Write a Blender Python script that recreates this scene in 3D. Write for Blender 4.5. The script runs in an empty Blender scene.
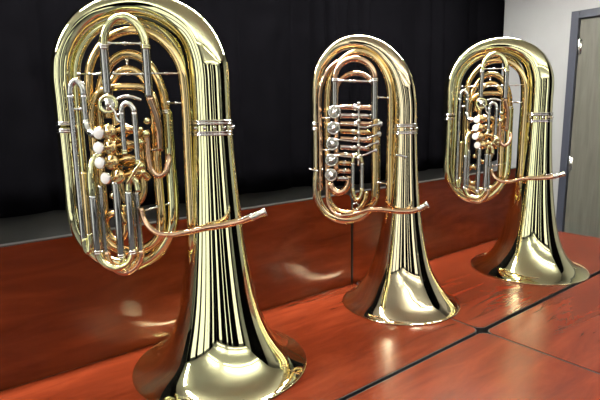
import bpy, bmesh, math, random
from mathutils import Vector, Matrix
random.seed(4)
SC = bpy.context.scene
COL = SC.collection
PI = math.pi
TZ = 0.74            # height of the table tops

# ------------------------------------------------------------------ helpers
def mm(pts):
    return [(a/1000, b/1000, c/1000, r/1000) for a, b, c, r in pts]

def put(name, me, mat, parent=None):
    o = bpy.data.objects.new(name, me)
    COL.objects.link(o)
    if mat: me.materials.append(mat)
    if parent: o.parent = parent
    return o

def finish(name, bm, mat, parent=None, smooth=True, bevel=0, seg=2):
    me = bpy.data.meshes.new(name)
    bmesh.ops.recalc_face_normals(bm, faces=bm.faces[:])
    bm.to_mesh(me); bm.free()
    if smooth:
        for p in me.polygons: p.use_smooth = True
    o = put(name, me, mat, parent)
    if bevel:
        b = o.modifiers.new('bevel', 'BEVEL'); b.width = bevel; b.segments = seg; b.limit_method = 'ANGLE'
        b.harden_normals = True
    return o

def empty(name, loc, rz=0):
    o = bpy.data.objects.new(name, None); COL.objects.link(o)
    o.empty_display_size = .1
    o.location = loc; o.rotation_euler = (0, 0, rz)
    return o

def tag(o, label, cat, group=None):
    o['label'] = label; o['category'] = cat
    if group: o['group'] = group
    return o

def struct(o):
    o['kind'] = 'structure'; return o

def spline(pts, step=.006):
    P = [Vector(p[:3]) for p in pts]; Rr = [p[3] for p in pts]
    if len(P) == 2:
        return P, Rr
    out = []; ro = []
    n = len(P)
    for i in range(n-1):
        p0 = P[i-1] if i else P[0]*2-P[1]
        p3 = P[i+2] if i+2 < n else P[-1]*2-P[-2]
        p1, p2 = P[i], P[i+1]
        d1 = max((p1-p0).length, 1e-5)**.5; d2 = max((p2-p1).length, 1e-5)**.5; d3 = max((p3-p2).length, 1e-5)**.5
        m1 = (p2-p1) + d2*((p1-p0)/d1-(p2-p0)/(d1+d2))*1.0
        m2 = (p2-p1) + d2*((p3-p2)/d3-(p3-p1)/(d2+d3))*1.0
        # centripetal Catmull-Rom tangents
        m1 = ((p1-p0)/(d1*d1)*0 + (p1-p0)/d1/(1) - (p2-p0)/(d1+d2) + (p2-p1)/d2)*d2
        m2 = ((p2-p1)/d2 - (p3-p1)/(d2+d3) + (p3-p2)/d3)*d2
        k = max(2, int((p2-p1).length/step))
        for j in range(k):
            t = j/k; t2 = t*t; t3 = t2*t
            out.append(p1*(2*t3-3*t2+1)+m1*(t3-2*t2+t)+p2*(-2*t3+3*t2)+m2*(t3-t2))
            ro.append(Rr[i]+(Rr[i+1]-Rr[i])*t)
    out.append(P[-1]); ro.append(Rr[-1])
    return out, ro

def sweep(bm, pts, sides=18, caps=True, step=.006):
    P, Rr = spline(pts, step)
    n = len(P)
    T = []
    for i in range(n):
        a = P[max(i-1, 0)]; b = P[min(i+1, n-1)]
        T.append((b-a).normalized())
    ref = Vector((0, 1, 0)) if abs(T[0].y) < .9 else Vector((1, 0, 0))
    N = (ref-T[0]*ref.dot(T[0])).normalized()
    rings = []
    for i in range(n):
        N = (N-T[i]*N.dot(T[i])).normalized()
        B = T[i].cross(N)
        rings.append([bm.verts.new(P[i]+(N*math.cos(2*PI*k/sides)+B*math.sin(2*PI*k/sides))*Rr[i]) for k in range(sides)])
    for i in range(n-1):
        for k in range(sides):
            bm.faces.new((rings[i][k], rings[i][(k+1) % sides], rings[i+1][(k+1) % sides], rings[i+1][k]))
    if caps:
        for r, t, c in ((rings[0], -T[0], Rr[0]), (rings[-1], T[-1], Rr[-1])):
            cen = sum((v.co for v in r), Vector())/sides
            inner = [bm.verts.new(cen+(v.co-cen)*.82+t*c*.12) for v in r]
            for k in range(sides):
                bm.faces.new((r[k], r[(k+1) % sides], inner[(k+1) % sides], inner[k]))
            bm.faces.new(inner)
    return bm

def tube(name, pts, mat, parent, sides=18, rings=(), step=.006):
    """one bent pipe; rings = list of (index, extra) little ferrule beads turned on it"""
    bm = bmesh.new(); sweep(bm, pts, sides, step=step)
    return finish(name, bm, mat, parent)

def lathe(bm, prof, origin=(0, 0, 0), axis=(0, 0, 1), sides=40, closed=False):
    """prof: list of (radius, distance along axis)"""
    ax = Vector(axis).normalized(); o = Vector(origin)
    ref = Vector((1, 0, 0)) if abs(ax.x) < .9 else Vector((0, 1, 0))
    N = (ref-ax*ref.dot(ax)).normalized(); B = ax.cross(N)
    rings = []
    for r, h in prof:
        if r < 1e-6:
            rings.append([bm.verts.new(o+ax*h)])
        else:
            rings.append([bm.verts.new(o+ax*h+(N*math.cos(2*PI*k/sides)+B*math.sin(2*PI*k/sides))*r) for k in range(sides)])
    m = len(rings)
    for i in range(m if closed else m-1):
        a, b = rings[i], rings[(i+1) % m]
        for k in range(sides):
            k2 = (k+1) % sides
            if len(a) == 1 and len(b) == 1: continue
            if len(a) == 1: bm.faces.new((a[0], b[k2], b[k]))
            elif len(b) == 1: bm.faces.new((a[k], a[k2], b[0]))
            else: bm.faces.new((a[k], a[k2], b[k2], b[k]))
    return bm

def turned(name, prof, origin, axis, mat, parent, sides=28):
    bm = lathe(bmesh.new(), prof, origin, axis, sides)
    return finish(name, bm, mat, parent)

def box(bm, x0, x1, y0, y1, z0, z1):
    vs = [bm.verts.new((x, y, z)) for z in (z0, z1) for y in (y0, y1) for x in (x0, x1)]
    for f in ((0, 2, 3, 1), (4, 5, 7, 6), (0, 1, 5, 4), (2, 6, 7, 3), (0, 4, 6, 2), (1, 3, 7, 5)):
        bm.faces.new([vs[i] for i in f])
    return bm

def boxo(name, dims, mat, parent=None, bevel=0):
    return finish(name, box(bmesh.new(), *dims), mat, parent, smooth=False, bevel=bevel)

def ferrule(bm, centre, r, h, axis=(0, 0, 1)):
    lathe(bm, [(r*.93, -h/2-.001), (r*1.0, -h/2), (r*1.05, -h/2+.0015), (r*1.05, -h/4), (r*1.0, -h/5), (r*1.0, h/5),
               (r*1.05, h/4), (r*1.05, h/2-.0015), (r*1.0, h/2), (r*.93, h/2+.001)], centre, axis, 32)

# ------------------------------------------------------------------ materials
def new_mat(name):
    m = bpy.data.materials.new(name); m.use_nodes = True
    nt = m.node_tree; b = nt.nodes['Principled BSDF']
    return m, nt, b

def metal(name, col, rough, var=.05, tint=None, bump=.0):
    m, nt, b = new_mat(name)
    b.inputs['Metallic'].default_value = 1
    tc = nt.nodes.new('ShaderNodeTexCoord')
    n = nt.nodes.new('ShaderNodeTexNoise'); n.inputs['Scale'].default_value = 14; n.inputs['Detail'].default_value = 3
    nt.links.new(tc.outputs['Object'], n.inputs['Vector'])
    cr = nt.nodes.new('ShaderNodeValToRGB')
    cr.color_ramp.elements[0].position = .35; cr.color_ramp.elements[1].position = .7
    cr.color_ramp.elements[0].color = (*col, 1)
    t = tint or tuple(c*(1-var) for c in col)
    cr.color_ramp.elements[1].color = (*t, 1)
    nt.links.new(n.outputs['Fac'], cr.inputs['Fac']); nt.links.new(cr.outputs['Color'], b.inputs['Base Color'])
    n2 = nt.nodes.new('ShaderNodeTexNoise'); n2.inputs['Scale'].default_value = 40
    nt.links.new(tc.outputs['Object'], n2.inputs['Vector'])
    mr = nt.nodes.new('ShaderNodeMapRange')
    mr.inputs['To Min'].default_value = rough*.75; mr.inputs['To Max'].default_value = rough*1.3
    nt.links.new(n2.outputs['Fac'], mr.inputs['Value']); nt.links.new(mr.outputs['Result'], b.inputs['Roughness'])
    return m

M = {}
M['brass'] = metal('yellow_brass', (.95, .92, .55), .04)
M['gold'] = metal('gold_brass', (.95, .82, .54), .045)
M['inner_brass'] = metal('lacquered_brass', (.90, .69, .35), .06)
M['copper'] = metal('rose_brass', (.88, .60, .40), .08)
M['silver'] = metal('nickel_silver', (.82, .81, .77), .07)
M['leg_silver'] = metal('dark_nickel', (.60, .59, .57), .05)  # nickel with a darkened colour, for the dark surroundings the slide legs mirror
M['dull_silver'] = metal('worn_nickel', (.62, .60, .57), .25)

def plain(name, col, rough=.5, **kw):
    m, nt, b = new_mat(name)
    b.inputs['Roughness'].default_value = rough
    tc = nt.nodes.new('ShaderNodeTexCoord'); n = nt.nodes.new('ShaderNodeTexNoise')
    n.inputs['Scale'].default_value = kw.get('scale', 6); n.inputs['Detail'].default_value = 5
    nt.links.new(tc.outputs['Object'], n.inputs['Vector'])
    mx = nt.nodes.new('ShaderNodeValToRGB'); v = kw.get('var', .06)
    mx.color_ramp.elements[0].position = .3; mx.color_ramp.elements[1].position = .7
    mx.color_ramp.elements[0].color = (*[c*(1-v) for c in col], 1); mx.color_ramp.elements[1].color = (*[min(1, c*(1+v)) for c in col], 1)
    nt.links.new(n.outputs['Fac'], mx.inputs['Fac']); nt.links.new(mx.outputs['Color'], b.inputs['Base Color'])
    if kw.get('bump'):
        bp = nt.nodes.new('ShaderNodeBump'); bp.inputs['Strength'].default_value = kw['bump']; bp.inputs['Distance'].default_value = .002
        n3 = nt.nodes.new('ShaderNodeTexNoise'); n3.inputs['Scale'].default_value = kw.get('bscale', 200)
        nt.links.new(tc.outputs['Object'], n3.inputs['Vector'])
        nt.links.new(n3.outputs['Fac'], bp.inputs['Height']); nt.links.new(bp.outputs['Normal'], b.inputs['Normal'])
    if 'spec' in kw: b.inputs['Specular IOR Level'].default_value = kw['spec']
    if kw.get('metal'): b.inputs['Metallic'].default_value = kw['metal']
    return m

def wood(name, c1, c2, c3, stretch, rough, seed=0, spec=.5):
    m, nt, b = new_mat(name)
    tc = nt.nodes.new('ShaderNodeTexCoord'); mp = nt.nodes.new('ShaderNodeMapping')
    mp.inputs['Scale'].default_value = stretch; mp.inputs['Location'].default_value = (seed, seed*.7, 0)
    nt.links.new(tc.outputs['Object'], mp.inputs['Vector'])
    n = nt.nodes.new('ShaderNodeTexNoise'); n.inputs['Scale'].default_value = 3.0; n.inputs['Detail'].default_value = 7; n.inputs['Roughness'].default_value = .6
    n.inputs['Distortion'].default_value = .7
    nt.links.new(mp.outputs['Vector'], n.inputs['Vector'])
    cr = nt.nodes.new('ShaderNodeValToRGB'); e = cr.color_ramp.elements
    e[0].position = .3; e[0].color = (*c1, 1); e[1].position = .72; e[1].color = (*c3, 1)
    x = e.new(.5); x.color = (*c2, 1)
    nt.links.new(n.outputs['Fac'], cr.inputs['Fac']); nt.links.new(cr.outputs['Color'], b.inputs['Base Color'])
    b.inputs['Roughness'].default_value = rough
    b.inputs['Specular IOR Level'].default_value = spec
    bp = nt.nodes.new('ShaderNodeBump'); bp.inputs['Strength'].default_value = .05; bp.inputs['Distance'].default_value = .001
    n3 = nt.nodes.new('ShaderNodeTexNoise'); n3.inputs['Scale'].default_value = 90
    nt.links.new(mp.outputs['Vector'], n3.inputs['Vector'])
    nt.links.new(n3.outputs['Fac'], bp.inputs['Height']); nt.links.new(bp.outputs['Normal'], b.inputs['Normal'])
    return m

M['cherry'] = wood('cherry_laminate', (.074, .0100, .0028), (.102, .0150, .0046), (.138, .023, .008), (1.2, 6, 6), .25, spec=.2)
M['edge'] = plain('black_edge_band', (.012, .011, .011), .45)
M['leg'] = plain('grey_steel', (.25, .25, .26), .35, metal=.8)
M['wall'] = plain('painted_wall', (.25, .25, .255), .7, var=.03, bump=.15, bscale=120)
M['ceiling'] = plain('ceiling_tile', (.75, .75, .73), .8, var=.05, scale=40)
M['carpet'] = plain('grey_carpet', (.12, .12, .125), .95, var=.3, scale=90, bump=.5)
M['curtain'] = plain('black_curtain', (.0024, .0023, .0030), .6, spec=.0, var=.2, scale=12, bump=.3, bscale=400)
M['sill'] = plain('grey_wall_below_curtain', (.03, .03, .029), .8)
M['frame'] = plain('slate_blue_steel', (.032, .036, .052), .45, var=.04)
M['door'] = wood('grey_oak', (.07, .068, .054), (.085, .082, .066), (.10, .097, .08), (14, 14, 1.0), .45)
M['dark'] = plain('added_window_frame', (.02, .02, .022), .5)  # frames of the added windows
M['pearl'] = plain('pearl_button', (.80, .78, .76), .3)
def emit(name, col, s):
    m, nt, b = new_mat(name)
    b.inputs['Base Color'].default_value = (.8, .8, .8, 1)
    b.inputs['Emission Color'].default_value = (*col, 1); b.inputs['Emission Strength'].default_value = s
    return m
M['fill_lamp'] = emit('added_diffuser', (1, .965, .88), 5)
M['fill_lamp_near'] = emit('added_diffuser_tables', (1, .97, .89), 150)  # strong added row, placed to brighten tabletops and miss the upright panels
M['fill_uplight'] = emit('added_uplight', (1, .99, .92), 82)  # added to whiten the ceiling that the brass mirrors
M['fill_uplight_near'] = emit('added_uplight_tables', (1, .97, .90), 5)
m_, nt_, b_ = new_mat('window_glass'); b_.inputs['Transmission Weight'].default_value = 1; b_.inputs['Roughness'].default_value = 0; b_.inputs['IOR'].default_value = 1.05
b_.inputs['Base Color'].default_value = (.97, .98, .97, 1); M['glass'] = m_

# ------------------------------------------------------------------ room
XL, XR, YB, YF, ZC = -3.6, 3.71, 2.24, -4.4, 2.78
struct(boxo('floor', (XL-.1, XR+.1, YF-.1, YB+.1, -.1, 0), M['carpet']))
struct(boxo('ceiling', (XL-.1, XR+.1, YF-.1, YB+.1, ZC, ZC+.1), M['ceiling']))
struct(boxo('wall_back', (XL-.1, XR+.1, YB, YB+.1, 0, ZC), M['sill']))
def window_wall(name, along, span, gaps, z0, z1, fixed, thick):
    """wall with openings for added windows; along = 'x' or 'y'"""
    bm = bmesh.new()
    a = span[0]
    def b(p, q, lo, hi):
        if q-p < 1e-4: return
        if along == 'x': box(bm, p, q, *sorted((fixed, fixed+thick)), lo, hi)
        else: box(bm, *sorted((fixed, fixed+thick)), p, q, lo, hi)
    for g0, g1 in gaps:
        b(a, g0, 0, ZC); b(g0, g1, 0, z0); b(g0, g1, z1, ZC); a = g1
    b(a, span[1], 0, ZC)
    return struct(finish(name, bm, M['wall'], smooth=False))
WG_F = [(-2.75, -1.95), (-.75, -.45), (.35, .6), (1.95, 3.1)]  # unseen windows, added and spaced to put bright stripes in the brass
WG_L = [(-3.35, -2.75), (-1.9, -.75), (-.55, .45), (.75, 1.55)]
window_wall('wall_front', 'x', (XL-.1, XR+.1), WG_F, .12, 2.62, YF, -.12)
window_wall('wall_left', 'y', (YF, YB), WG_L, .12, 2.62, XL, -.12)
n = 0
for along, gs, fx in (('x', WG_F, YF), ('y', WG_L, XL)):
    for g0, g1 in gs:
        n += 1; bm = bmesh.new(); gl = bmesh.new()
        def b(m, p, q, lo, hi, d0=-.09, d1=-.03):
            if along == 'x': box(m, p, q, fx+d0, fx+d1, lo, hi)
            else: box(m, fx+d0, fx+d1, p, q, lo, hi)
        b(bm, g0, g0+.05, .12, 2.62); b(bm, g1-.05, g1, .12, 2.62); b(bm, g0+.05, g1-.05, .12, .17); b(bm, g0+.05, g1-.05, 2.57, 2.62)
        c = (g0+g1)/2
        if g1-g0 > 1.1: b(bm, c-.02, c+.02, .17, 2.57)
        w_ = struct(finish('window_%d' % n, bm, M['dark'], smooth=False))
        b(gl, g0+.05, g1-.05, .17, 2.57, -.062, -.058)
        finish('pane', gl, M['glass'], w_, smooth=False)
# right wall with a door opening
DY0, DY1, DZ = .70, 1.652, 2.10
wr = box(bmesh.new(), XR, XR+.12, YF, DY0+.02, 0, ZC)
box(wr, XR, XR+.12, DY1-.02, YB+.1, 0, ZC); box(wr, XR, XR+.12, DY0+.02, DY1-.02, DZ-.02, ZC)
struct(finish('wall_right', wr, M['wall'], smooth=False))
# steel door frame (profiled) and flush door
fb = bmesh.new(); w = .052
for (a, b_, c, d) in ((DY1-w, DY1, 0, DZ), (DY0, DY0+w, 0, DZ), (DY0+w, DY1-w, DZ-w, DZ)):
    box(fb, XR-.016, XR+.10, a, b_, c, d)
struct(finish('trim_1', fb, M['frame'], smooth=False, bevel=.003))
door = struct(boxo('door_1', (XR+.012, XR+.055, DY0+w+.003, DY1-w-.003, .01, DZ-w-.003), M['door']))
for z in (1.86, 1.05, .25):
    hb = bmesh.new(); lathe(hb, [(0, -.058), (.004, -.057), (.0075, -.052), (.0075, .052), (.004, .057), (0, .058)], (XR+.004, DY1-w-.006, z), (0, 0, 1), 14)
    box(hb, XR+.004, XR+.013, DY1-w-.026, DY1-w-.006, z-.048, z+.048)
    finish('hinge', hb, M['silver'], door)
hb = lathe(bmesh.new(), [(0, 0), (.028, 0), (.028, .006), (.011, .012), (.011, .045), (0, .046)], (XR+.012, DY0+w+.07, 1.0), (-1, 0, 0), 24)
box(hb, XR-.04, XR-.026, DY0+w+.06, DY0+w+.19, .99, 1.01)
finish('door_handle', hb, M['silver'], door, bevel=.002)
# baseboards
struct(boxo('baseboard_right', (XR-.012, XR, DY1+.001, YB, 0, .1), M['frame']))
struct(boxo('baseboard_back', (XL, XR, YB-.012, YB, 0, .1), M['frame']))

# added windows behind and left of the camera, black drapes between, for striped reflections
# ------------------------------------------------------------------ curtain
def curtain():
    bm = bmesh.new()
    x0, x1 = XL+.02, 3.70
    n = 900; rows = 14
    random.seed(11)
    cen = []; x = x0
    while x < x1+.2:
        s = random.choice((.06, .09, .16, .22))*random.uniform(.8, 1.2); cen.append((x, s, random.uniform(.5, 1.0))); x += s*random.uniform(1.5, 2.1)
    grid = []
    for j in range(rows+1):
        t = j/rows
        row = []
        for i in range(n+1):
            x = x0+(x1-x0)*i/n
            d = 0
            for c, s, a in cen:
                q = (x-c-.02*math.sin(3*t+c*7))/s
                if abs(q) < 1: d = max(d, a*(math.cos(q*PI/2))**.8*(1-.25*t))
            hem = .29+.012*math.sin(x*5)+.02*math.sin(x*1.7+1)
            z = TZ+hem+(ZC-.03-TZ-hem)*t
            row.append(bm.verts.new((x, YB-.035-.075*d, z)))
        grid.append(row)
    for j in range(rows):
        for i in range(n):
            bm.faces.new((grid[j][i], grid[j][i+1], grid[j+1][i+1], grid[j+1][i]))
    o = finish('curtain', bm, M['curtain'])
    so = o.modifiers.new('thick', 'SOLIDIFY'); so.thickness = .003
    return o
cu = tag(curtain(), 'long black pleated curtain hanging across the back wall', 'curtain')
rail = tag(boxo('curtain_rail', (XL+.02, 3.69, YB-.09, YB-.001, ZC-.03, ZC-.001), M['dull_silver']), 'curtain rail along the top of the back wall above the black curtain', 'rail')

def added_drape(a, b_, along, fx, label):  # unseen cloth added so the brass mirrors dark stripes
    bm = bmesh.new(); n = max(24, int((b_-a)/.012)); rows = []
    for z in (.06, 1.4, ZC-.05):
        row = []
        for i in range(n+1):
            x = a+(b_-a)*i/n; d = .05+.03*math.sin(x*52+z*.3)+.012*math.sin(x*23)
            row.append(bm.verts.new((x, fx+d, z) if along == 'x' else (fx+(d if along == 'y' else -d), x, z)))
        rows.append(row)
    for j in range(2):
        for i in range(n): bm.faces.new((rows[j][i], rows[j][i+1], rows[j+1][i+1], rows[j+1][i]))
    o = finish('curtain', bm, M['curtain']); so = o.modifiers.new('thick', 'SOLIDIFY'); so.thickness = .003
    tag(o, label, 'curtain', 'added black drapes beside the added windows')
added_drape(-2.6, -.2, 'r', XR, 'wide black drape added on the right wall, unseen behind the photographer')
for along, gs, fx, lo, hi, nm in (('x', WG_F, YF, XL+.12, XR-.12, 'behind the photographer'), ('y', WG_L, XL, YF+.12, YB-.15, 'on the left wall')):
    e = [lo]+[q for g in gs for q in g]+[hi]
    for k in range(0, len(e), 2):
        if e[k+1]-e[k] > .08: added_drape(e[k]+.01, e[k+1]-.01, along, fx, 'narrow black drape added beside the tall windows %s' % nm)

# ------------------------------------------------------------------ added ceiling lights
def light(x, y, label):  # unseen fixture, added to brighten the ceiling and the tables
    t = empty('added_pendant', (x, y, 2.46))
    tag(t, label, 'pendant light', 'added linear pendant lights')
    fr = bmesh.new()
    box(fr, -.85, .85, -.07, -.06, 0, .06); box(fr, -.85, .85, .06, .07, 0, .06); box(fr, -.86, -.85, -.07, .07, 0, .06); box(fr, .85, .86, -.07, .07, 0, .06)
    box(fr, -.85, .85, -.06, .06, .026, .034)
    finish('housing', fr, M['leg'], t, smooth=False)
    finish('diffuser', box(bmesh.new(), -.85, .85, -.058, .058, .004, .012), M['fill_lamp_near' if y > 1 else 'fill_lamp'], t, smooth=False)
    finish('fill_uplight', box(bmesh.new(), -.85, .85, -.058, .058, .044, .05), M['fill_uplight_near' if y > 1 else 'fill_uplight'], t, smooth=False)
    for q in (-.6, .6):
        finish('suspension_wire', lathe(bmesh.new(), [(0, .03), (.002, .03), (.002, ZC-2.465), (.02, ZC-2.463), (.02, ZC-2.4605), (0, ZC-2.4605)], (q, 0, 0), (0, 0, 1), 8), M['leg'], t)
LN = ['left', 'middle', 'right']; RN = ['over the tables', 'above the photographer', 'at the far end behind the photographer']
for j, y in enumerate((1.52, -1.0, -3.2)):
    for i, x in enumerate((-1.75, .5, 2.3)):
        light(x, y, 'added slim hanging linear light, %s one of the three %s' % (LN[i], RN[j]))

# ------------------------------------------------------------------ tables
def rounded(bm, x0, x1, y0, y1, z0, z1, r=.03):
    pts = []
    for cx, cy, a0 in ((x1-r, y1-r, 0), (x0+r, y1-r, 90), (x0+r, y0+r, 180), (x1-r, y0+r, 270)):
        for k in range(7):
            a = math.radians(a0+15*k); pts.append((cx+r*math.cos(a), cy+r*math.sin(a)))
    lo = [bm.verts.new((x, y, z0)) for x, y in pts]; hi = [bm.verts.new((x, y, z1)) for x, y in pts]
    n = len(pts)
    bm.faces.new(hi); bm.faces.new(lo[::-1])
    for k in range(n): bm.faces.new((lo[k], lo[(k+1) % n], hi[(k+1) % n], hi[k]))
    return bm

def base(t, w, d, z1):
    """two T legs on castor feet under a table whose origin is its centre"""
    for s in (-1, 1):
        x = s*(w/2-.18)
        bm = box(bmesh.new(), x-.03, x+.03, -.03, .03, .09, z1)
        box(bm, x-.025, x+.025, -d/2+.05, d/2-.05, .06, .09)
        lg = finish('leg', bm, M['leg'], t, smooth=False, bevel=.006)
        for q in (-1, 1):
            c = lathe(bmesh.new(), [(0, -.012), (.02, -.012), (.03, -.008), (.03, .008), (.02, .012), (0, .012)], (x, q*(d/2-.09), .03), (1, 0, 0), 20)
            finish('castor', c, M['edge'], lg)
    finish('rail', box(bmesh.new(), -(w/2-.21), w/2-.21, -.015, .015, z1-.12, z1-.06), M['leg'], t, smooth=False)

def table(x0, x1, y0, y1, label, rz=0):
    cx, cy = (x0+x1)/2, (y0+y1)/2
    w, d = x1-x0, y1-y0
    t = empty('folding_table', (cx, cy, 0), rz); tag(t, label, 'table', 'wooden tables pushed together')
    e = .0035
    finish('edge_band', rounded(bmesh.new(), -w/2, w/2, -d/2, d/2, TZ-.028, TZ-.0012), M['edge'], t, smooth=False)
    finish('tabletop', rounded(bmesh.new(), -w/2+e, w/2-e, -d/2+e, d/2-e, TZ-.02, TZ), M['cherry'], t, smooth=False)
    base(t, w, d, TZ-.028)
    return t
S1, S2, S3 = -.146, 1.379, 2.903
table(S1+.001, S2-.001, .826, 1.414, 'cherry-coloured table under the largest tuba, in front of the left raised panel')
table(S2+.001, S3, .826, 1.414, 'cherry-coloured table under the middle and right tubas, beside the door')
table(S1-.004, S2-.004, .218, .815, 'cherry-coloured table at the bottom middle of the picture, nearest the camera')
table(S2-.002, S3, .215, .812, 'cherry-coloured table in the lower right corner, with nothing on it')

def tilted(x0, x1, label, rz=0):
    """flip-top table with its top swung upright"""
    cx, w = (x0+x1)/2, x1-x0
    t = empty('flip_top_table', (cx, 1.66, 0), rz); tag(t, label, 'table', 'flip-top tables folded upright')
    bm = rounded(bmesh.new(), -w/2, w/2, -.2315, .3785, 0, .024)
    for v in bm.verts: v.co = Vector((v.co.x, v.co.z-.238+.0012, v.co.y+TZ))
    finish('edge_band', bm, M['edge'], t, smooth=False)
    e = .003
    bm = rounded(bmesh.new(), -w/2+e, w/2-e, -.2315+e, .3785-e, 0, .02)
    for v in bm.verts: v.co = Vector((v.co.x, v.co.z-.238, v.co.y+TZ))
    finish('tabletop', bm, M['cherry'], t, smooth=False)
    for s in (-1, 1):
        x = s*(w/2-.2)
        bm = box(bmesh.new(), x-.03, x+.03, -.17, -.11, .09, TZ+.02)
        box(bm, x-.025, x+.025, -.19, .33, .06, .09)
        box(bm, x-.03, x+.03, -.212, -.17, TZ-.08, TZ+.08)
        lg = finish('leg', bm, M['leg'], t, smooth=False, bevel=.005)
        for q in (-.15, .29):
            c = lathe(bmesh.new(), [(0, -.012), (.02, -.012), (.03, -.008), (.03, .008), (.02, .012), (0, .012)], (x, q, .03), (1, 0, 0), 20)
            finish('castor', c, M['edge'], lg)
tilted(S1+.004, S2-.004, 'flip-top table folded upright behind the largest tuba, its top a dark red wall')
tilted(S2+.004, S3-.004, 'flip-top table folded upright behind the middle and right tubas')

# ------------------------------------------------------------------ tubas
def bell(name, prof, mat, parent, rim):
    bm = bmesh.new()
    # smooth the profile with a spline, then turn it; a rolled rim closes the mouth
    P, _ = spline([(r, 0, z, .001) for z, r in prof], .006)
    pr = [(p.x, p.z) for p in P]
    roll = [(rim-.004+.0035*math.sin(a), .0035-.0035*math.cos(a)) for a in [PI*2*k/12 for k in range(12)]]
    inner = [(r-.0016, z) for r, z in pr[1:]]
    lathe(bm, inner[::-1]+[(rim-.004, .0005), (rim-.001, .0008), (rim, .0035), (rim-.002, .0065)]+pr[1:], (0, 0, 0), (0, 0, 1), 96)
    return finish(name, bm, mat, parent)

def rod(name, pts, mat, parent, feet=True):
    """a thin stay with small soldered flanges at both ends"""
    bm = bmesh.new(); sweep(bm, pts, 10, step=.02)
    if feet:
        a, b = Vector(pts[0][:3]), Vector(pts[-1][:3]); r = pts[0][3]; d = (b-a).normalized()
        lathe(bm, [(0, -.001), (r*2.1, 0), (r*2.0, .002), (r*1.1, .006), (r*1.0, .007)], a, d, 14)
        lathe(bm, [(0, -.001), (r*2.1, 0), (r*2.0, .002), (r*1.1, .006), (r*1.0, .007)], b, -d, 14)
        c = (a+b)/2
        lathe(bm, [(r, -.005), (r*1.5, -.003), (r*1.7, 0), (r*1.5, .003), (r, .005)], c, d, 14)
    return finish(name, bm, mat, parent)

def collars(name, pts, mat, parent, at=(0, 1), h=.009):
    """ferrule beads where pipes meet, at the ends of a path"""
    P = [Vector(p[:3]) for p in pts]
    for k in at:
        bm = bmesh.new()
        if k == 0: ferrule(bm, P[0], pts[0][3]*1.12, h, (P[1]-P[0]).normalized())
        else: ferrule(bm, P[-1], pts[-1][3]*1.12, h, (P[-1]-P[-2]).normalized())
        finish(name, bm, mat, parent)

def ball(bm, c, r, flat=1.0, ax=(0, -1, 0)):
    lathe(bm, [(0 if k in (0, 10) else r*math.sin(PI*k/10), -r*flat*math.cos(PI*k/10)) for k in range(11)], c, ax, 20)

def lead(t, lp, rc, stay, key):
    """leadpipe across the bell, ending in the mouthpiece receiver"""
    tube('leadpipe', lp, M['copper'], t, 18)
    a, b_ = Vector(rc[0][:3]), Vector(rc[1][:3]); L = (b_-a).length
    turned('mouthpiece_receiver', [(.009, 0), (.0105, .001), (.0105, .008), (.0092, .01), (.0095, L-.008), (.0118, L-.006), (.0122, L), (.0105, L+.0015), (.007, L), (.006, L-.012)], a, (b_-a).normalized(), M['silver'], t, 24)
    rod('leadpipe_stay', stay, M['silver'], t)
    tube('water_key', key, M['silver'], t, 10)

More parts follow.
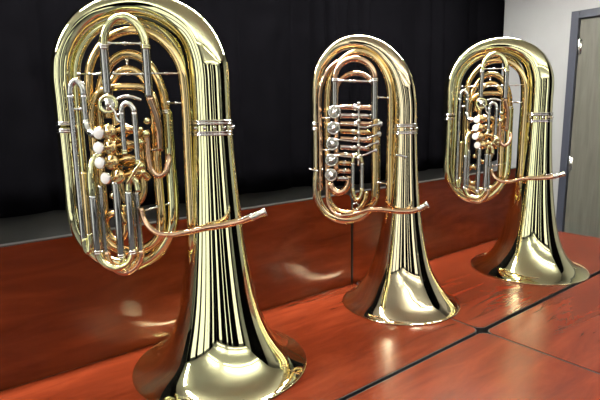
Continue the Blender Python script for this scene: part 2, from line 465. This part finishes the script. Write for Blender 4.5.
def piston_tuba():
    t = empty('piston_tuba', (0, 0, 0))
    BP = [(.0035, .243), (.0055, .236), (.012, .219), (.028, .191), (.055, .165), (.09, .142), (.14, .121), (.2, .105), (.28, .091), (.36, .080), (.45, .071), (.55, .063), (.672, .056)]
    b = bell('bell', BP, M['brass'], t, .243)
    # silver garland on the bell neck: two beaded bands with studs between
    bm = bmesh.new()
    for z in (.652, .680): ferrule(bm, (0, 0, z), .0575, .012)
    for k in range(14):
        a = 2*PI*k/14; ball(bm, (.0575*math.cos(a), .0575*math.sin(a), .666), .005)
    finish('bell_ferrule', bm, M['silver'], t)
    bow = mm([(2,0,670,54.0),(2,0,749,56.0),(-2,0,822,55.0),(-15,0,872,51.0),(-38,0,911,46.0),(-76,0,942,41.0),(-124,0,963,36.0),(-171,0,970,32.5),(-219,0,965,30.0),(-263,0,952,28.0),(-301,0,928,26.5),(-331,0,895,25.5),(-352,0,853,25.0),(-361,0,802,25.0),(-361,0,740,25.0),(-361,0,679,25.0)])
    bow[0] = (0, 0, .672, .055); bow[1] = (0, 0, .745, .0545)
    tube('top_bow', bow, M['brass'], t, 32)
    ob = mm([(-361,0,802,24.0),(-361,0,737,23.8),(-361,0,671,23.5),(-361,0,563,21.8),(-361,0,454,20.0),(-353,0,402,19.7),(-331,0,357,19.3),(-298,0,323,19.0),(-257,0,306,18.7),(-213,0,306,18.3),(-172,0,323,18.0),(-139,0,357,17.7),(-117,0,402,17.3),(-110,0,454,17.0),(-110,0,581,15.2),(-110,0,708,13.5)])
    ob = ob[2:]
    tube('bottom_bow', ob, M['brass'], t, 26)
    bm = bmesh.new(); p = ob[0]
    ferrule(bm, (p[0], p[1], p[2]+.012), .0255, .009); ferrule(bm, (p[0], p[1], p[2]-.006), .0255, .009)
    finish('bow_ferrule', bm, M['silver'], t)
    # nested loops of tubing
    tube('wide_loop', mm([(-331,10,380,10.0),(-331,10,561,10.5),(-331,10,741,11.0),(-327,10,815,11.0),(-318,10,849,11.0),(-301,10,880,11.0),(-274,10,909,11.0),(-238,15,930,11.5),(-190,20,937,12.0),(-142,25,929,12.0),(-100,30,901,12.0),(-70,38,854,12.0),(-56,42,791,12.0),(-56,42,608,11.5),(-56,42,425,11.0)]), M['brass'], t, 20)
    c1 = mm([(-113,0,400,13.5),(-113,0,554,13.2),(-113,0,708,13.0),(-118,0,757,12.8),(-132,-1,800,12.6),(-154,-1,833,12.3),(-181,-2,850,12.1),(-209,-3,850,11.9),(-236,-4,833,11.7),(-258,-4,800,11.4),(-272,-5,757,11.2),(-277,-5,708,11.0),(-277,-5,680,11.0),(-277,-5,652,11.0)])
    tube('outer_loop', c1[2:], M['inner_brass'], t, 20)
    collars('loop_ferrule', c1[2:], M['silver'], t, (0,))
    bl = mm([(-59,-40,775,11.0),(-59,-40,561,11.0),(-59,-40,347,11.0)])
    B = mm([(-59,-40,775,11.0),(-66,-39,820,10.9),(-86,-38,859,10.8),(-117,-35,888,10.7),(-155,-32,903,10.6),(-195,-28,903,10.4),(-233,-25,888,10.3),(-264,-22,859,10.2),(-285,-21,820,10.1),(-292,-20,775,10.0),(-292,-20,594,11.0),(-292,-20,413,12.0),(-287,-20,390,12.1),(-274,-20,370,12.2),(-254,-20,356,12.3),(-229,-20,348,12.4),(-203,-20,348,12.6),(-178,-20,356,12.7),(-158,-20,370,12.8),(-145,-20,390,12.9),(-140,-20,413,13.0),(-140,-20,560,11.5),(-140,-20,708,10.0),(-144,-20,744,9.9),(-153,-20,776,9.9),(-168,-20,800,9.8),(-186,-20,812,9.8),(-206,-20,812,9.7),(-224,-20,800,9.7),(-239,-20,776,9.6),(-248,-20,744,9.6),(-252,-20,708,9.5),(-252,-20,701,9.2),(-252,-20,695,9.0)])
    bot = bl[-1]
    tail = [(bot[0]+.004, .035, bot[2]+.02, .011), (bot[0]+.002, .02, bot[2]-.006, .011), (bot[0], 0, bot[2]-.016, .011), (bot[0], -.024, bot[2]-.008, .011)]
    tube('inner_loop', tail+bl[::-1][:-1]+B, M['inner_brass'], t, 20)
    c3 = mm([(-284,-45,617,9.0),(-284,-45,664,9.0),(-284,-45,710,9.0),(-275,-45,736,9.0),(-263,-45,755,9.0),(-241,-45,766,9.0),(-200,-45,770,9.0),(-160,-45,766,9.0),(-140,-42,752,9.0),(-132,-40,727,9.0),(-130,-35,683,9.0),(-133,-30,612,9.0)])
    tube('short_loop', c3, M['inner_brass'], t, 18)
    c3b = mm([(-141,-66,744,9.5),(-136,-62,725,9.5),(-129,-56,700,9.5),(-126,-50,668,9.5),(-127,-45,613,9.0)])
    tube('crook', c3b, M['copper'], t, 18)
    # tall tuning slide at the front: brass bow, nickel legs
    D = mm([(-237,-70,860,10.0),(-234,-70,884,10.0),(-226,-70,904,10.0),(-213,-70,919,10.0),(-197,-70,927,10.0),(-181,-70,927,10.0),(-165,-70,919,10.0),(-152,-70,904,10.0),(-144,-70,884,10.0),(-141,-70,860,10.0)])
    s = tube('tuning_slide', D, M['brass'], t, 20)
    for k, q in enumerate((mm([(-237,-70,860,10.3),(-237,-70,806,10.3),(-237,-70,752,10.3)]), mm([(-141,-70,860,10.3),(-141,-70,802,10.3),(-141,-70,744,10.3)]))):
        tube('slide_leg', q, M['leg_silver'], s, 18); collars('slide_ferrule', q, M['brass' if k else 'silver'], s, (0,))
    rod('slide_brace', mm([(-226,-70,869,2.6),(-150,-70,868,2.6)]), M['silver'], s)
    # narrow slide on the left with its elbow
    E = mm([(-321,-75,750,7.5),(-320,-75,761,7.5),(-318,-75,771,7.5),(-313,-75,778,7.5),(-308,-75,782,7.5),(-303,-75,782,7.5),(-298,-75,778,7.5),(-293,-75,771,7.5),(-291,-75,761,7.5),(-290,-75,750,7.5)])
    s = tube('valve_slide', E, M['silver'], t, 18)
    eL = mm([(-321,-75,750,7.6),(-321,-75,573,7.6),(-321,-75,396,7.6)])
    tube('slide_leg', eL, M['leg_silver'], s, 16)
    tube('slide_bow', mm([(-320,-75,401,8.0),(-320,-75,389,8.0),(-319,-75,378,8.0),(-317,-75,370,8.0),(-314,-75,365,8.0),(-312,-75,365,8.0),(-309,-75,370,8.0),(-308,-75,378,8.0),(-306,-75,389,8.0),(-306,-75,401,8.0),(-306,-75,406,8.0),(-306,-75,411,8.0)]), M['brass'], s, 16)
    tube('slide_leg', mm([(-307,-75,406,7.4),(-307,-75,486,7.4),(-307,-75,566,7.4)]), M['inner_brass'], s, 16)
    tube('slide_leg', mm([(-290,-75,750,7.6),(-290,-75,718,7.6),(-290,-75,686,7.6)]), M['leg_silver'], s, 16)
    rod('slide_brace', mm([(-318,-75,717,2.2),(-297,-75,717,2.2)]), M['silver'], s)
    tube('elbow', mm([(-289,-78,691,8.0),(-288,-80,677,8.4),(-281,-84,665,9.0),(-273,-88,659,11.0),(-260,-94,661,10.0)]), M['silver'], s, 16)
    # four piston valves, mother-of-pearl finger buttons
    for cap, btn in ((mm([(-239,-88,662,14.0)]), mm([(-251,-125,661,9.0)])), (mm([(-240,-88,626,14.0)]), mm([(-254,-125,627,9.0)])),
                     (mm([(-239,-88,590,14.0)]), mm([(-254,-125,592,9.0)])), (mm([(-227,-88,554,14.0)]), mm([(-244,-125,555,9.0)]))):
        c = Vector(cap[0][:3]); e = Vector(btn[0][:3]); ax = (e-c).normalized(); L = (e-c).length
        v = turned('valve', [(0, -.085), (.014, -.084), (.0175, -.081), (.0175, -.07), (.016, -.069), (.016, -.013), (.0190, -.012), (.0190, -.002), (.017, .0), (.008, .003), (.0045, .004), (.0045, .006), (0, .006)], c, ax, M['inner_brass'], t)
        turned('valve_stem', [(.0032, .002), (.0032, L-.006)], c, ax, M['silver'], v, 12)
        turned('finger_button', [(0, L-.009), (.006, L-.008), (.0135, L-.006), (.0147, L-.003), (.0147, L), (.013, L+.0015)], c, ax, M['silver'], v)
        turned('pearl', [(.013, L+.001), (.011, L+.0028), (.006, L+.0036), (0, L+.0038)], c, ax, M['pearl'], v)
        # knuckles joining neighbouring valves
        kp = [(c+Vector((.012, .03, 0)))[:]+(.0105,), (c+Vector((.035, .04, .004)))[:]+(.0105,), (c+Vector((.055, .045, 0)))[:]+(.0105,), (c+Vector((.066, .05, -.014)))[:]+(.010,)]
        tube('knuckle', kp, M['inner_brass'], v, 14)
    # fifth, rotary valve
    p = mm([(-233,-85,727,23.0)])[0]
    v = turned('rotary_valve', [(0, -.05), (.019, -.05), (.0205, -.046), (.0205, -.006), (.0235, -.005), (.0235, .002), (.0215, .004), (.0165, .0045), (.016, .003), (0, .003)], p[:3], (0, -1, 0), M['brass'], t, 32)
    turned('rotor_cap', [(.0155, .002), (.0145, .0045), (.006, .005), (.006, .010), (.004, .012), (0, .012)], p[:3], (0, -1, 0), M['silver'], v, 28)
    tube('lever', mm([(-227,-98,723,2.8),(-216,-100,709,2.8),(-213,-100,692,2.8),(-204,-100,683,3.2)]), M['silver'], v, 10)
    # small slide in the middle
    g = mm([(-202,-96,709,6.5),(-201,-96,715,6.5),(-199,-96,721,6.5),(-195,-96,726,6.5),(-190,-96,728,6.5),(-185,-96,728,6.5),(-181,-96,726,6.5),(-177,-96,721,6.5),(-174,-96,715,6.5),(-173,-96,709,6.5)])
    s = tube('valve_slide', g, M['silver'], t, 16)
    for q in (mm([(-202,-96,709,6.6),(-202,-96,661,6.6),(-202,-96,614,6.6)]), mm([(-173,-96,708,6.6),(-173,-96,649,6.6),(-173,-96,589,6.6)])):
        tube('slide_leg', q, M['leg_silver'], s, 16); collars('slide_ferrule', q, M['brass'], s, (1,))
    tube('lever', mm([(-211,-92,739,3.5),(-195,-92,745,4.2),(-174,-92,743,4.2),(-156,-90,736,3.5)]), M['silver'], t, 12)
    tube('lever', mm([(-163,-108,590,3.0),(-176,-110,574,3.4),(-189,-110,555,3.6),(-200,-108,538,3.0)]), M['brass'], t, 12)
    # curved crook on the right of the valves
    tube('crook', mm([(-156,-55,664,7.5),(-155,-55,627,7.5),(-153,-55,582,7.5),(-148,-55,562,7.5),(-133,-55,549,7.5),(-116,-55,557,7.5),(-108,-50,580,7.5),(-107,-40,600,7.5)]), M['copper'], t, 16)
    for q in mm([(-154,-70,655,10.0),(-166,-98,579,10.0),(-162,-96,564,7.0),(-151,-60,686,9.0),(-168,-66,635,8.0),(-249,-50,501,8.0)]):
        bm = bmesh.new(); ball(bm, q[:3], q[3]); finish('joint', bm, M['brass'], t)
    # lower slides
    I = mm([(-288,-85,371,9.0),(-285,-85,355,9.0),(-278,-85,340,9.0),(-266,-85,329,9.0),(-252,-85,323,9.0),(-237,-85,323,9.0),(-223,-85,329,9.0),(-212,-85,340,9.0),(-205,-85,355,9.0),(-202,-85,371,9.0)])
    s = tube('valve_slide', I, M['brass'], t, 20)
    for q in (mm([(-288,-85,366,9.2),(-288,-85,437,9.2),(-288,-85,508,9.2)]), mm([(-203,-85,362,9.2),(-203,-85,438,9.2),(-203,-85,515,9.2)])):
        tube('slide_leg', q, M['leg_silver'], s, 18); collars('slide_ferrule', q, M['silver'], s, (0,))
    tube('crook', mm([(-288,-84,503,8.5),(-289,-84,532,10.0),(-289,-82,559,9.5),(-286,-78,583,8.0),(-278,-72,602,8.0),(-261,-60,610,8.0)]), M['brass'], s, 16)
    tube('crook', mm([(-202,-84,515,7.5),(-202,-84,526,7.5),(-200,-84,536,7.5),(-197,-84,543,7.5),(-193,-84,547,7.5),(-189,-84,547,7.5),(-185,-84,543,7.5),(-182,-84,536,7.5),(-180,-84,526,7.5),(-179,-84,515,7.5)]), M['brass'], s, 16)
    J = mm([(-274,-62,359,9.5),(-271,-62,340,9.5),(-264,-62,323,9.5),(-252,-62,311,9.5),(-238,-62,304,9.5),(-223,-62,304,9.5),(-209,-62,311,9.5),(-198,-62,323,9.5),(-190,-62,340,9.5),(-188,-62,359,9.5)])
    s = tube('valve_slide', J, M['copper'], t, 18)
    for q in (mm([(-275,-62,354,7.6),(-275,-62,441,7.6),(-275,-62,529,7.6)]), mm([(-189,-62,344,7.8),(-189,-62,427,7.8),(-189,-62,511,7.8)])):
        tube('slide_leg', q, M['leg_silver'], s, 16); collars('slide_ferrule', q, M['brass'], s, (0,))
    K = mm([(-233,-80,352,9.0),(-233,-80,446,9.0),(-233,-80,540,9.0)])
    s = tube('valve_slide', mm([(-233,-80,331,7.0),(-232,-80,354,8.6)]), M['brass'], t, 18)
    tube('slide_leg', K, M['leg_silver'], s, 18); collars('slide_ferrule', K, M['silver'], s, (0,))
    tube('short_loop', mm([(-280,-40,417,7.0),(-271,-40,440,8.0),(-254,-42,455,8.5),(-235,-42,447,8.5),(-227,-40,425,8.0)]), M['inner_brass'], t, 14)
    tube('short_loop', mm([(-236,-15,704,9.0),(-236,-15,610,9.0),(-236,-15,515,9.0),(-234,-15,501,9.0),(-229,-15,488,9.0),(-222,-15,478,9.0),(-212,-15,473,9.0),(-202,-15,473,9.0),(-193,-15,478,9.0),(-185,-15,488,9.0),(-180,-15,501,9.0),(-178,-15,515,9.0),(-178,-15,592,9.0),(-178,-15,668,9.0)]), M['inner_brass'], t, 16)
    tube('short_loop', mm([(-278,-22,615,8.5),(-278,-22,519,8.8),(-278,-22,423,9.0),(-277,-22,408,9.0),(-272,-22,395,9.0),(-266,-22,385,9.0),(-258,-22,380,9.0),(-249,-22,380,9.0),(-241,-22,385,9.0),(-234,-22,395,9.0),(-230,-22,408,9.0),(-229,-22,423,9.0),(-229,-22,447,8.8),(-229,-22,472,8.5)]), M['inner_brass'], t, 16)
    # stays
    for q in (mm([(-314,-15,803,2.4),(-253,-60,799,2.4)]), mm([(-136,-60,800,2.4),(-62,-40,801,2.4)]), mm([(-105,-10,730,2.4),(-62,-36,729,2.4)]),
              mm([(-176,-62,461,2.4),(-115,-10,470,2.4)]), mm([(-152,-55,615,2.4),(-125,-25,612,2.4)]), mm([(-222,-66,799,2.4),(-152,-66,798,2.4)]),
              mm([(-326,-70,456,2.4),(-283,-80,457,2.4)]), mm([(-198,-10,837,2.4),(-197,-20,819,2.4)])):
        rod('brace', q, M['silver'], t)
    lead(t, mm([(-178,-72,471,6.0),(-172,-74,443,6.5),(-158,-80,421,7.0),(-133,-88,407,7.4),(-101,-94,405,7.8),(-66,-98,410,8.0),(-26,-100,418,8.2),(29,-100,425,8.4),(75,-98,435,8.6),(108,-95,445,8.8)]),
         mm([(93,-96,439,9.0),(132,-93,454,9.0)]), mm([(1,-95,421,3.0),(0,-70,415,3.0)]), mm([(62,-108,437,2.0),(82,-110,445,2.2),(98,-108,452,1.8)]))
    return t

def rotary_tuba():
    t = empty('rotary_tuba', (0, 0, 0))
    BP = [(.0035, .214), (.0055, .208), (.012, .195), (.028, .175), (.05, .158), (.078, .140), (.112, .121), (.15, .105), (.22, .087), (.31, .071), (.39, .061), (.5, .052), (.645, .0435)]
    bell('bell', BP, M['gold'], t, .214)
    bm = bmesh.new()
    for z in (.628, .652): ferrule(bm, (0, 0, z), .0455, .011)
    for k in range(12):
        a = 2*PI*k/12; ball(bm, (.0455*math.cos(a), .0455*math.sin(a), .640), .0045)
    finish('bell_ferrule', bm, M['silver'], t)
    bow = mm([(1,0,649,43.0),(-1,0,722,44.0),(-9,0,780,43.0),(-27,0,834,40.0),(-58,0,879,35.5),(-99,0,914,31.0),(-147,0,933,27.0),(-195,0,935,24.0),(-236,0,921,22.0),(-271,0,890,20.5),(-298,0,847,19.5),(-309,0,786,19.0),(-309,0,718,19.0),(-309,0,650,19.0)])
    bow[0] = (0, 0, .645, .0435); bow[1] = (0, 0, .715, .043)
    tube('top_bow', bow, M['gold'], t, 30)
    ob = mm([(-309,0,786,18.0),(-309,0,718,18.0),(-309,0,650,18.0),(-309,0,532,17.2),(-309,0,415,16.5),(-302,0,379,16.3),(-284,0,348,16.2),(-255,0,325,16.0),(-220,0,313,15.8),(-182,0,313,15.7),(-147,0,325,15.5),(-119,0,348,15.3),(-100,0,379,15.2),(-94,0,415,15.0),(-94,0,543,13.5),(-94,0,671,12.0)])
    ob = ob[2:]
    tube('bottom_bow', ob, M['gold'], t, 24)
    bm = bmesh.new(); p = ob[0]
    ferrule(bm, (p[0], p[1], p[2]+.012), .0192, .009); ferrule(bm, (p[0], p[1], p[2]-.006), .0192, .009)
    finish('bow_ferrule', bm, M['silver'], t)
    bl = mm([(-51,-28,746,10.5),(-51,-28,546,10.5),(-51,-28,347,10.5)])
    B = mm([(-51,-28,746,10.5),(-58,-28,799,10.4),(-77,-27,845,10.4),(-105,-26,880,10.3),(-141,-26,899,10.3),(-178,-24,899,10.2),(-213,-24,880,10.2),(-242,-23,845,10.1),(-261,-22,799,10.1),(-267,-22,746,10.0),(-267,-22,582,10.0),(-267,-22,418,10.0),(-263,-22,392,10.0),(-251,-21,368,10.0),(-233,-19,351,10.0),(-211,-17,342,10.0),(-187,-15,342,10.0),(-164,-13,351,10.0),(-146,-11,368,10.0),(-134,-10,392,10.0),(-130,-10,418,10.0)])
    bot = bl[-1]
    tail = [(bot[0]+.002, .03, bot[2]+.02, .0105), (bot[0], .016, bot[2]-.008, .0105), (bot[0], -.002, bot[2]-.016, .0105), (bot[0], -.02, bot[2]-.008, .0105)]
    tube('outer_loop', tail+bl[::-1][:-1]+B, M['inner_brass'], t, 20)
    tube('inner_loop', mm([(-292,-34,428,8.5),(-292,-34,599,8.5),(-292,-34,770,8.5),(-277,-34,817,8.5),(-256,-34,850,8.5),(-229,-36,870,8.5)]), M['copper'], t, 18)
    tube('short_loop', mm([(-104,-5,672,9.0),(-104,-5,723,9.0),(-104,-5,774,9.0),(-108,-5,794,8.9),(-119,-5,811,8.9),(-137,-5,824,8.8),(-159,-5,831,8.8),(-182,-5,831,8.7),(-203,-5,824,8.7),(-221,-5,811,8.6),(-233,-5,794,8.6),(-237,-5,774,8.5),(-237,-5,635,8.5),(-237,-5,496,8.5)]), M['copper'], t, 18)
    D = mm([(-241,-70,807,10.5),(-237,-70,830,10.5),(-226,-70,850,10.5),(-208,-70,865,10.5),(-186,-70,873,10.5),(-163,-70,873,10.5),(-141,-70,865,10.5),(-123,-70,850,10.5),(-111,-70,830,10.5),(-107,-70,807,10.5)])
    s = tube('tuning_slide', D, M['copper'], t, 20)
    for q in (mm([(-241,-70,807,10.6),(-241,-70,763,10.6),(-241,-70,718,10.6)]), mm([(-107,-70,804,10.6),(-107,-70,738,10.6),(-107,-70,673,10.6)])):
        tube('slide_leg', q, M['leg_silver'], s, 18); collars('slide_ferrule', q, M['silver'], s, (0,))
    rod('slide_brace', mm([(-229,-74,805,4.0),(-118,-74,799,4.0)]), M['silver'], s)
    tube('branch', mm([(-104,-70,676,10.5),(-104,-70,558,10.2),(-104,-70,440,10.0),(-107,-68,401,9.5),(-121,-60,375,9.0)]), M['inner_brass'], t, 18)
    # five rotary valves
    for k, (cx, cy) in enumerate(((334.3, 112), (333.3, 128), (332.3, 144), (331.6, 160), (330.8, 175))):
        pass
    for p in mm([(-240,-95,701,21.0),(-243,-95,648,21.0),(-247,-95,595,21.0),(-250,-95,540,21.0),(-252,-95,489,21.0)]):
        o3 = Vector(p[:3])
        v = turned('rotary_valve', [(0, -.06), (.017, -.06), (.019, -.056), (.019, -.008), (.0215, -.007), (.0225, -.003), (.0225, .0), (.021, .003), (.0175, .003), (.0165, 0), (0, 0)], o3, (0, -1, 0), M['silver'], t, 32)
        turned('rotor_cap', [(.0125, -.001), (.0125, .002), (.007, .003), (.0065, .007), (.0045, .009), (0, .009)], o3, (0, -1, 0), M['dull_silver'], v, 28)
        bm = bmesh.new()
        sweep(bm, [(o3.x-.012, o3.y-.008, o3.z-.009, .002), (o3.x+.012, o3.y-.008, o3.z+.009, .002)], 8)
        ball(bm, (o3.x+.012, o3.y-.008, o3.z+.009), .0035)
        finish('stop_arm', bm, M['silver'], v)
    # valve tubing running across, rods and the key rail
    rows = mm([(-222,-60,718,9.0),(-222,-62,689,9.0),(-222,-60,662,8.5),(-222,-62,637,8.5),(-222,-60,611,8.5),(-222,-62,582,8.5),(-225,-60,556,8.0),(-229,-62,527,8.0),(-229,-60,499,8.0),(-232,-62,473,8.0)])
    ends = mm([(-120,-60,713,9.0),(-130,-62,686,9.0),(-116,-60,659,8.5),(-130,-62,631,8.5),(-123,-60,603,8.5),(-133,-62,576,8.5),(-180,-60,552,8.0),(-184,-62,525,8.0),(-187,-60,497,8.0),(-197,-62,471,8.0)])
    for i, (a, b_) in enumerate(zip(rows, ends)):
        mid = tuple((a[j]+b_[j])/2 for j in range(4))
        q = tube('valve_tubing', [a, mid, b_, (b_[0]+.008, b_[1]+.012, b_[2]-.004, b_[3]*.95)], M['silver'] if i % 4 == 1 else (M['inner_brass'] if i % 2 else M['copper']), t, 16)
        collars('tubing_ferrule', [a, mid], M['silver'], q, (1,), .008)
    for q in (mm([(-237,-105,718,2.2),(-161,-104,720,2.2)]), mm([(-237,-105,665,2.2),(-161,-104,657,2.2)]), mm([(-241,-105,612,2.2),(-161,-104,601,2.2)]), mm([(-241,-105,558,2.2),(-164,-104,548,2.2)])):
        rod('linkage_rod', q, M['silver'], t, False)
    rl = mm([(-159,-104,728,3.6),(-159,-104,624,3.6),(-159,-104,521,3.6)])
    rr = tube('key_rail', rl, M['silver'], t, 12)
    bm = bmesh.new(); ball(bm, rl[0][:3], .0065)
    for k in range(5):
        a, b_ = Vector(rl[0][:3]), Vector(rl[-1][:3])
        c = a+(b_-a)*(.08+.2*k)
        lathe(bm, [(.0036, -.007), (.006, -.006), (.006, .006), (.0036, .007)], c, (0, 0, 1), 14)
    finish('key_barrel', bm, M['silver'], rr)
    for kpts in (mm([(-158,-106,651,3.0),(-134,-104,649,3.4),(-115,-102,654,4.0),(-88,-98,660,7.0)]), mm([(-157,-106,615,3.0),(-134,-104,613,3.4),(-114,-102,619,4.0),(-91,-98,627,6.0)]),
                 mm([(-157,-106,581,3.0),(-134,-104,584,3.4),(-117,-102,592,4.0),(-96,-98,599,5.5)]), mm([(-157,-106,554,3.0),(-137,-104,558,3.2),(-120,-102,566,3.8),(-102,-98,572,5.0)])):
        k_ = tube('finger_key', kpts[:3]+[kpts[3][:3]+(.003,)], M['dull_silver'], t, 12)
        q = kpts[3]
        turned('finger_paddle', [(0, -.0015), (q[3]*1.25, -.0012), (q[3]*1.4, 0), (q[3]*1.25, .0012), (0, .0015)], q[:3], (.25, -1, .1), M['dull_silver'], k_, 22)
    # small slide hanging from the valves
    s = tube('valve_slide', mm([(-178,-92,530,6.5),(-177,-92,539,6.5),(-175,-92,548,6.5),(-171,-92,554,6.5),(-166,-92,558,6.5),(-160,-92,558,6.5),(-155,-92,554,6.5),(-151,-92,548,6.5),(-148,-92,539,6.5),(-147,-92,530,6.5)]), M['brass'], t, 16)
    for q in (mm([(-178,-92,530,6.6),(-178,-92,483,6.6),(-178,-92,437,6.6)]), mm([(-147,-92,529,6.6),(-147,-92,483,6.6),(-147,-92,437,6.6)])):
        tube('slide_leg', q, M['leg_silver'], s, 14); collars('slide_ferrule', q, M['brass'], s, (1,))
    tube('slide_bow', mm([(-178,-92,440,7.0),(-177,-92,428,7.0),(-174,-92,417,7.0),(-170,-92,408,7.0),(-165,-92,404,7.0),(-160,-92,404,7.0),(-155,-92,408,7.0),(-151,-92,417,7.0),(-148,-92,428,7.0),(-147,-92,440,7.0)]), M['brass'], s, 16)
    c = mm([(-168,-92,380,1.0)])[0]
    bm = bmesh.new(); ring = [(c[0]+.0115*math.cos(2*PI*k/24), c[1], c[2]+.0115*math.sin(2*PI*k/24), .0012) for k in range(25)]
    sweep(bm, ring, 8, caps=False, step=.02); finish('pull_ring', bm, M['silver'], s)
    tube('crook', mm([(-255,-64,457,11.0),(-250,-64,436,12.5),(-229,-62,423,13.0),(-206,-60,432,12.5),(-194,-58,453,12.0),(-192,-56,480,11.0)]), M['copper'], t, 16)
    # leadpipe: down from the valves, round the corner and across the bell
    lp = mm([(-270,-62,544,6.0),(-269,-66,485,6.5),(-268,-72,426,6.8),(-264,-74,388,7.0),(-251,-76,360,7.2),(-225,-78,344,7.4),(-194,-80,345,7.6),(-159,-82,354,7.8),(-125,-84,365,8.0),(-94,-86,368,8.2),(-57,-88,365,8.4),(-16,-90,361,8.6),(28,-90,364,8.8),(54,-89,374,9.0)])
    tube('leadpipe', lp, M['copper'], t, 18)
    rc = mm([(43,-89,369,9.0),(76,-88,386,9.0)])
    a, b_ = Vector(rc[0][:3]), Vector(rc[1][:3]); L = (b_-a).length
    turned('mouthpiece_receiver', [(.009, 0), (.0105, .001), (.0105, .008), (.0094, .01), (.0096, L-.008), (.0120, L-.006), (.0124, L), (.0105, L+.0015), (.007, L), (.006, L-.012)], a, (b_-a).normalized(), M['silver'], t, 24)
    rod('leadpipe_stay', mm([(-15,-84,361,3.0),(-13,-62,356,3.0)]), M['silver'], t)
    rod('brace', mm([(-97,-62,748,2.6),(-58,-32,746,2.6)]), M['silver'], t)
    for q in (mm([(-307,-10,681,2.4),(-256,-50,681,2.4)]), mm([(-308,-10,569,2.4),(-260,-50,571,2.4)]), mm([(-98,-66,461,2.4),(-57,-34,449,2.4)])):
        rod('brace', q, M['silver'], t)
    wk = tube('water_key', mm([(-335,-22,504,1.8),(-319,-26,499,2.2),(-301,-30,494,2.6),(-282,-40,504,2.2)]), M['silver'], t, 10)
    bm = bmesh.new(); sweep(bm, mm([(-29,-60,553,3.0),(-14,-64,551,3.4),(5,-60,545,3.0)]), 12); ball(bm, mm([(-27,-62,552,4.0)])[0][:3], .0048); ball(bm, mm([(3,-61,545,4.0)])[0][:3], .0052)
    sweep(bm, mm([(-14,-62,551,3.0),(-12,-48,550,3.0)]), 10)
    finish('lyre_holder', bm, M['dull_silver'], t)
    return t

def copy_tree(o, parent=None):
    c = o.copy(); COL.objects.link(c); c.parent = parent
    for ch in list(o.children): copy_tree(ch, c)
    return c

G = 'tubas standing on their bells'
left = piston_tuba()
left.location = (*(0.623,1.174), TZ); left.rotation_euler = (0, 0, -0.5402)
tag(left, 'largest and nearest brass piston tuba, bell down on the table, at the left', 'tuba', G)
right = copy_tree(left)
right.location = (*(2.113,1.052), TZ); right.rotation_euler = (0, 0, -0.9518)
tag(right, 'pale brass piston tuba standing bell down at the right in front of the door', 'tuba', G)
for ch in list(right.children):          # its leadpipe is bent flatter than the left one's
    if ch.name.split('.')[0] in ('leadpipe', 'mouthpiece_receiver', 'leadpipe_stay', 'water_key'):
        bpy.data.objects.remove(ch)
lead(right, mm([(-179,-74,450,6.0),(-172,-76,424,6.5),(-157,-80,408,7.0),(-135,-86,399,7.4),(-101,-92,400,7.8),(-53,-96,414,8.0),(-6,-98,416,8.3),(44,-97,421,8.6),(70,-95,428,8.8)]),
     mm([(58,-96,424,9.0),(101,-93,438,9.0)]), mm([(-20,-93,415,3.0),(-15,-64,411,3.0)]), mm([(26,-108,430,2.0),(40,-110,435,2.2),(55,-108,439,1.8)]))
mid = rotary_tuba()
mid.location = (*(1.364,1.150), TZ); mid.rotation_euler = (0, 0, -0.7656)
tag(mid, 'slim golden rotary-valve tuba standing bell down between the two piston tubas', 'tuba', G)

# ------------------------------------------------------------------ camera and view
cam = bpy.data.cameras.new('camera'); co = bpy.data.objects.new('camera', cam); COL.objects.link(co)
Rm = [[0.78656, 0.119213, -0.605897], [-0.617325, 0.127545, -0.7763], [-0.015266, 0.984642, 0.173915]]
mw = Matrix([Rm[0]+[0], Rm[1]+[0], Rm[2]+[0], [0, 0, 0, 1]])
mw.translation = Vector((0, 0, TZ+.70))
co.matrix_world = mw
cam.sensor_width = 36; cam.lens = 36*493/600; cam.clip_start = .02
SC.camera = co
wd = bpy.data.worlds.new('world'); SC.world = wd; wd.use_nodes = True
wd.node_tree.nodes['Background'].inputs['Color'].default_value = (1, 1, .96, 1)
wd.node_tree.nodes['Background'].inputs['Strength'].default_value = 1.45
SC.view_settings.view_transform = 'Standard'; SC.view_settings.look = 'None'
SC.view_settings.exposure = 0; SC.view_settings.gamma = 1
